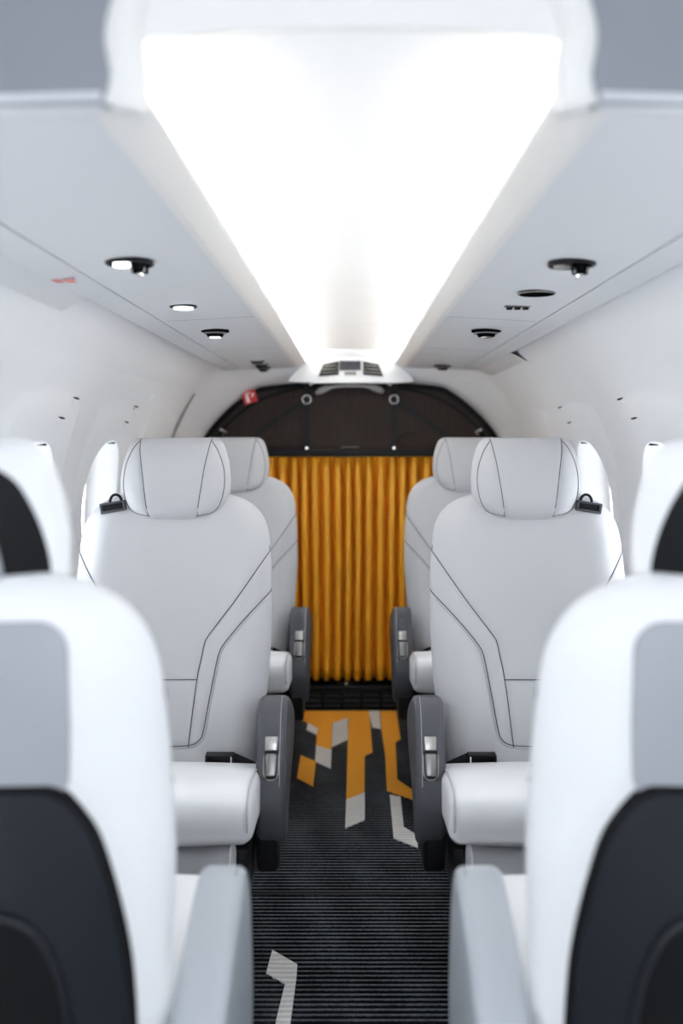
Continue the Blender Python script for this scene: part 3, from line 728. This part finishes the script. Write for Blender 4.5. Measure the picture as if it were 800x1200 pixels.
    tubes('seam', [[(xq, np.interp(zq, [.36, .395, .44, .50], [-.213, -.2235, -.2235, -.2095]), zq) for xq, zq in zip(np.linspace(a*.236, a*.284, 8), np.linspace(.375, .455, 8))]], .0009, M['seam'], am)
    # latch on the sloping front of the armrest
    cx = a*.262; tv = Vector((0, -.038, -.125)).normalized(); nv = Vector((0, -tv.z, tv.y)); nv = -nv if nv.y > 0 else nv
    rt = Matrix((Vector((1, 0, 0)), nv, -tv)).transposed(); o0 = Vector((cx, -.2025, .513))
    if rt.determinant() < 0: rt = Matrix((Vector((-1, 0, 0)), nv, -tv)).transposed()
    def pos(du, dn): return o0+(-tv)*du+nv*dn
    lt = bmesh.new(); add_box(lt, pos(0, .001), (.031, .006, .092), .0025, rt); bz = new('latch_bezel', bmmesh('latch_bezel', lt, True, 35), am, M['plastic_black'])
    lt = bmesh.new(); add_box(lt, pos(.028, .0045), (.027, .008, .030), .003, rt, 3); new('latch_plate', bmmesh('latch_plate', lt, True, 40), am, M['metal'])
    lt = bmesh.new(); add_box(lt, pos(-.016, .005), (.026, .014, .050), .006, rt, 4); new('latch_button', bmmesh('latch_button', lt, True, 40), am, M['metal_dark'])
    ring = [pos(-.014+dz, .004)+Vector((dx, 0, 0)) for dx, dz in [(-.0155, .02), (-.0155, -.018), (-.012, -.028), (-.005, -.031), (.005, -.031), (.012, -.028), (.0155, -.018), (.0155, .02)]]
    tubes('latch_rim', [ring], .0016, M['metal'], am)
    # shoulder belt guide on the window side of the backrest top
    zz = 1.022; yy = .05+rec(zz)
    gx = -a*.147
    bm = bmesh.new(); rg_ = Matrix.Rotation(a*-.16, 3, 'Y')
    for dx, dz, sx, sz in ((0, -.012, .062, .006), (0, .008, .062, .005), (-.028, -.002, .006, .022), (.028, -.002, .006, .022)): add_box(bm, Vector((gx, yy-.036, zz))+rg_ @ Vector((dx, 0, dz)), (sx, .03, sz), .002, rg_)
    gd_ = new('belt_guide', bmmesh('belt_guide', bm, True, 35), t, M['arm_dark'])
    bm = bmesh.new(); add_tube(bm, [(gx+a*.006+.014*math.cos(q), yy-.040, zz+.010+.018*math.sin(q)) for q in np.linspace(-.2, PI+.2, 12)], .0036, 6)
    new('belt_loop', bmmesh('belt_loop', bm, True), gd_, M['plastic_black'])
    box('guide_slot', (gx, yy-.036, zz-.001), (.056, .02, .020), M['plastic_black'], gd_, .002, rg_)
    # buckle in the crease of the seat
    bk_ = bmesh.new()
    for dx, dz, sx, sz in ((-.030, 0, .004, .030), (.030, 0, .004, .030), (0, .014, .064, .003), (0, -.014, .064, .003)): add_box(bk_, (a*.130+dx, -.025, .449+dz), (sx, .03, sz), .001)
    add_box(bk_, (a*.130, -.014, .449), (.058, .008, .026), .001)
    bc = new('belt_buckle', bmmesh('belt_buckle', bk_, True, 35), t, M['plastic_black'])
    bm = bmesh.new(); v_ = [(a*.163, -.02, .432), (a*.163, -.022, .466), (a*.19, -.016, .452), (a*.222, -.012, .436), (a*.222, -.002, .43), (a*.163, .0, .44)]
    V_ = [bm.verts.new(p) for p in v_]; bmesh.ops.convex_hull(bm, input=V_); new('belt_strap', bmmesh('belt_strap', bm, False), t, M['webbing'])
    box('buckle_plate', (a*.158, -.042, .449), (.004, .004, .028), M['chrome'], bc, .001)
    return t
SX = .430
G = 'cabin seats'
make_seat('cabin_seat', -SX, 2.305, 0, 1, 'arm_dark', 'leather', 'pale grey leather seat facing the camera, left of the aisle, middle row', G)
make_seat('cabin_seat', SX, 2.305, 0, -1, 'arm_dark', 'leather', 'pale grey leather seat facing the camera, right of the aisle, middle row', G)
make_seat('cabin_seat', -SX, 3.45, 0, 1, 'arm_dark', 'leather', 'farthest seat on the left, partly hidden, beside the gold curtain', G)
make_seat('cabin_seat', SX, 3.45, 0, -1, 'arm_dark', 'leather', 'farthest seat on the right, partly hidden, beside the gold curtain', G)
make_seat('cabin_seat', -SX, 1.19, PI, -1, 'arm_glare', 'leather_white', 'nearest left seat seen from behind, white leather with dark rear shell', G)
make_seat('cabin_seat', SX, 1.19, PI, 1, 'arm_glare', 'leather_white', 'nearest right seat seen from behind, white leather with dark rear shell', G)

# ------------------------------------------------------------------ overhead fittings
def zpl(x): return EYE+UL+(UA-UL)*(abs(x)-XL)/(XA-XL)
def ringd(name, c, r, rt, m, parent, n=28):
    bm = bmesh.new(); add_tube(bm, [(c[0]+r*math.cos(q), c[1]+r*math.sin(q), c[2]) for q in np.linspace(0, 2*PI, n, endpoint=False)], rt, 6, True)
    return new(name, bmmesh(name, bm, True), parent, m)
def cluster(x, y, lab, lit):
    t = empty('reading_light', (x, y, zpl(x))); tag(t, lab, 'light', 'overhead reading lights')
    disc('base_plate', (0, 0, -.001), .038, .004, M['matte_black'], t)
    ringd('bezel', (0, 0, -.004), .037, .003, M['plastic_black'], t)
    s = -1 if x < 0 else 1
    disc('lens', (-.012 if s < 0 else -.016, -.004, -.006), .015, .008, M['lens'] if lit else M['metal_dark'], t, 24)
    disc('nozzle', (.016 if s < 0 else .014, .002, -.010), .013, .018, M['matte_black'], t, 24, None, .016)
    disc('nozzle_tip', (.016 if s < 0 else .014, .002, -.020), .006, .006, M['chrome'], t, 16)
    for q in range(4): box('rib', (.016*(1 if s < 0 else .9)+.0145*math.cos(q*PI/2+.7), .002+.0145*math.sin(q*PI/2+.7), -.014), (.003, .003, .010), M['metal_dark'], t, .0005)
def nozzle(x, y, lab, r=.033, lit=True):
    t = empty('air_nozzle', (x, y, zpl(x))); tag(t, lab, 'air vent', 'overhead air nozzles')
    disc('flange', (0, 0, -.002), r*1.15, .005, M['matte_black'], t)
    disc('nozzle_body', (0, 0, -.010), r*.62, .016, M['matte_black'], t, 24, None, r*.85)
    ringd('grip_ring', (0, 0, -.008), r*.85, .0028, M['metal_dark'], t)
    disc('nozzle_face', (0, 0, -.019), r*.45, .004, M['lens'] if lit else M['metal_dark'], t, 20)
def slot(x, y, l, lab, nm='slot_vent'):
    t = empty(nm, (x, y, zpl(x))); tag(t, lab, 'vent', 'small dark overhead slots')
    box('slot', (0, 0, -.001), (l, .020, .005), M['matte_black'], t, .002); box('slot_blade', (0, .004, -.007), (l*.8, .004, .010), M['plastic_black'], t, .001); box('slot_rim', (0, -.013, -.001), (l*.9, .004, .006), M['metal_dark'], t, .001)
cluster(-.364, 1.64, 'round reading light and air nozzle, nearest on the left overhead panel', True)
cluster(.366, 1.65, 'round black reading light and air nozzle, nearest on the right overhead panel', False)
t = empty('ceiling_lamp', (-.37, 2.20, zpl(.37))); tag(t, 'flat round lit lamp on the left overhead panel behind the nearest fitting', 'light')
disc('lamp_rim', (0, 0, -.001), .030, .004, M['plastic_black'], t); disc('lamp_lens', (0, 0, -.004), .022, .006, M['lens'], t)
nozzle(-.368, 2.70, 'black air nozzle with bright centre on the left overhead panel')
for k, (y, lab) in enumerate(((3.78, 'nearest of three dark slots at the aft end of the left overhead panel'), (3.96, 'middle of three dark slots at the aft end of the left overhead panel'))): slot(-.356, y, .056, lab)
nozzle(-.362, 4.12, 'dark nozzle at the aft end of the left overhead panel', .026, False)
t = empty('speaker', (.371, 1.99, zpl(.371))); tag(t, 'flat black round speaker cover on the right overhead panel', 'speaker')
disc('speaker_cover', (0, 0, -.002), .036, .005, M['matte_black'], t); ringd('speaker_rim', (0, 0, -.003), .036, .002, M['metal_dark'], t)
t = empty('oxygen_panel', (.368, 2.20, zpl(.368))); tag(t, 'narrow dark fitting between the round speaker and the right air nozzle', 'vent')
box('fitting_plate', (0, 0, -.001), (.058, .022, .004), M['metal_dark'], t, .002)
for dx in (-.018, 0, .018): box('fitting_key', (dx, 0, -.005), (.012, .014, .006), M['plastic_black'], t, .001)
nozzle(.367, 2.70, 'black air nozzle on the right overhead panel below the speaker', .035, False)
nozzle(.37, 4.02, 'small dark nozzle at the aft end of the right overhead panel', .030, False)

# red printed notice on the left unit (two rows of blurred lettering marks)
t = empty('red_notice', (-.508, 1.765, EYE+.277)); tag(t, 'small red printed notice on the left overhead panel edge', 'sign')
for (dx, dy, w_) in ((-.014, .008, .020), (.010, .006, .018), (-.016, -.010, .024), (.012, -.012, .020)):
    box('print', (dx, dy, -.001-.0*dx), (w_, .012, .0015), M['pink'], t, .0003)
# fire-extinguisher sign at the left of the aft ring
t = empty('extinguisher_sign', (-.440, 4.325, EYE+.174)); tag(t, 'red square fire extinguisher sign with white pictogram by the dark arch', 'sign')
rs = Matrix.Rotation(-.28, 3, 'Y')
box('sign_plate', (0, 0, 0), (.060, .004, .056), M['red'], t, .001, rs)
box('extinguisher_icon', rs @ Vector((-.010, -.003, -.006)), (.014, .002, .034), M['sign_white'], t, .0008, rs)
box('extinguisher_icon', rs @ Vector((-.004, -.003, .016)), (.026, .002, .005), M['sign_white'], t, .0006, rs)
box('flame_icon', rs @ Vector((.015, -.003, .004)), (.008, .002, .018), M['sign_white'], t, .0008, rs @ Matrix.Rotation(.5, 3, 'Y'))

# aft centre air outlet above the arch
t = empty('air_outlet', (0, 4.235, EYE+.262)); t.scale = (1, 1, 1.3); tag(t, 'black louvred air outlet in a white housing over the dark arch', 'air vent')
hp = catmull([(-.27, -.02), (-.235, .012), (-.19, .036), (-.13, .052), (0, .060), (.13, .052), (.19, .036), (.235, .012), (.27, -.02)], 6)
hp = [tuple(p) for p in hp]+[(.2, -.024), (-.2, -.024)]
slab('housing', hp, 0, .07, M['wall'], t)
for s in (-1, 1):
    q = [(s*.052, .002), (s*.137, -.004), (s*.118, .036), (s*.052, .045)]
    gl = slab('louvre_frame', q if s > 0 else q[::-1], -.006, .002, M['matte_black'], t)
    for k in range(3):
        z = .009+k*.011; bx = box('louvre', (s*(.052+(.076-.004*k)/2), -.008, z), (.072-.006*k, .006, .0022), M['metal'], t, .0005, Matrix.Rotation(s*.06, 3, 'Y'))
slab('display', [(-.047, .016), (.043, .016), (.043, .047), (-.047, .047)], -.006, .002, M['screen'], t)
box('display_button', (-.002, -.006, .006), (.05, .006, .010), M['metal_dark'], t, .001)
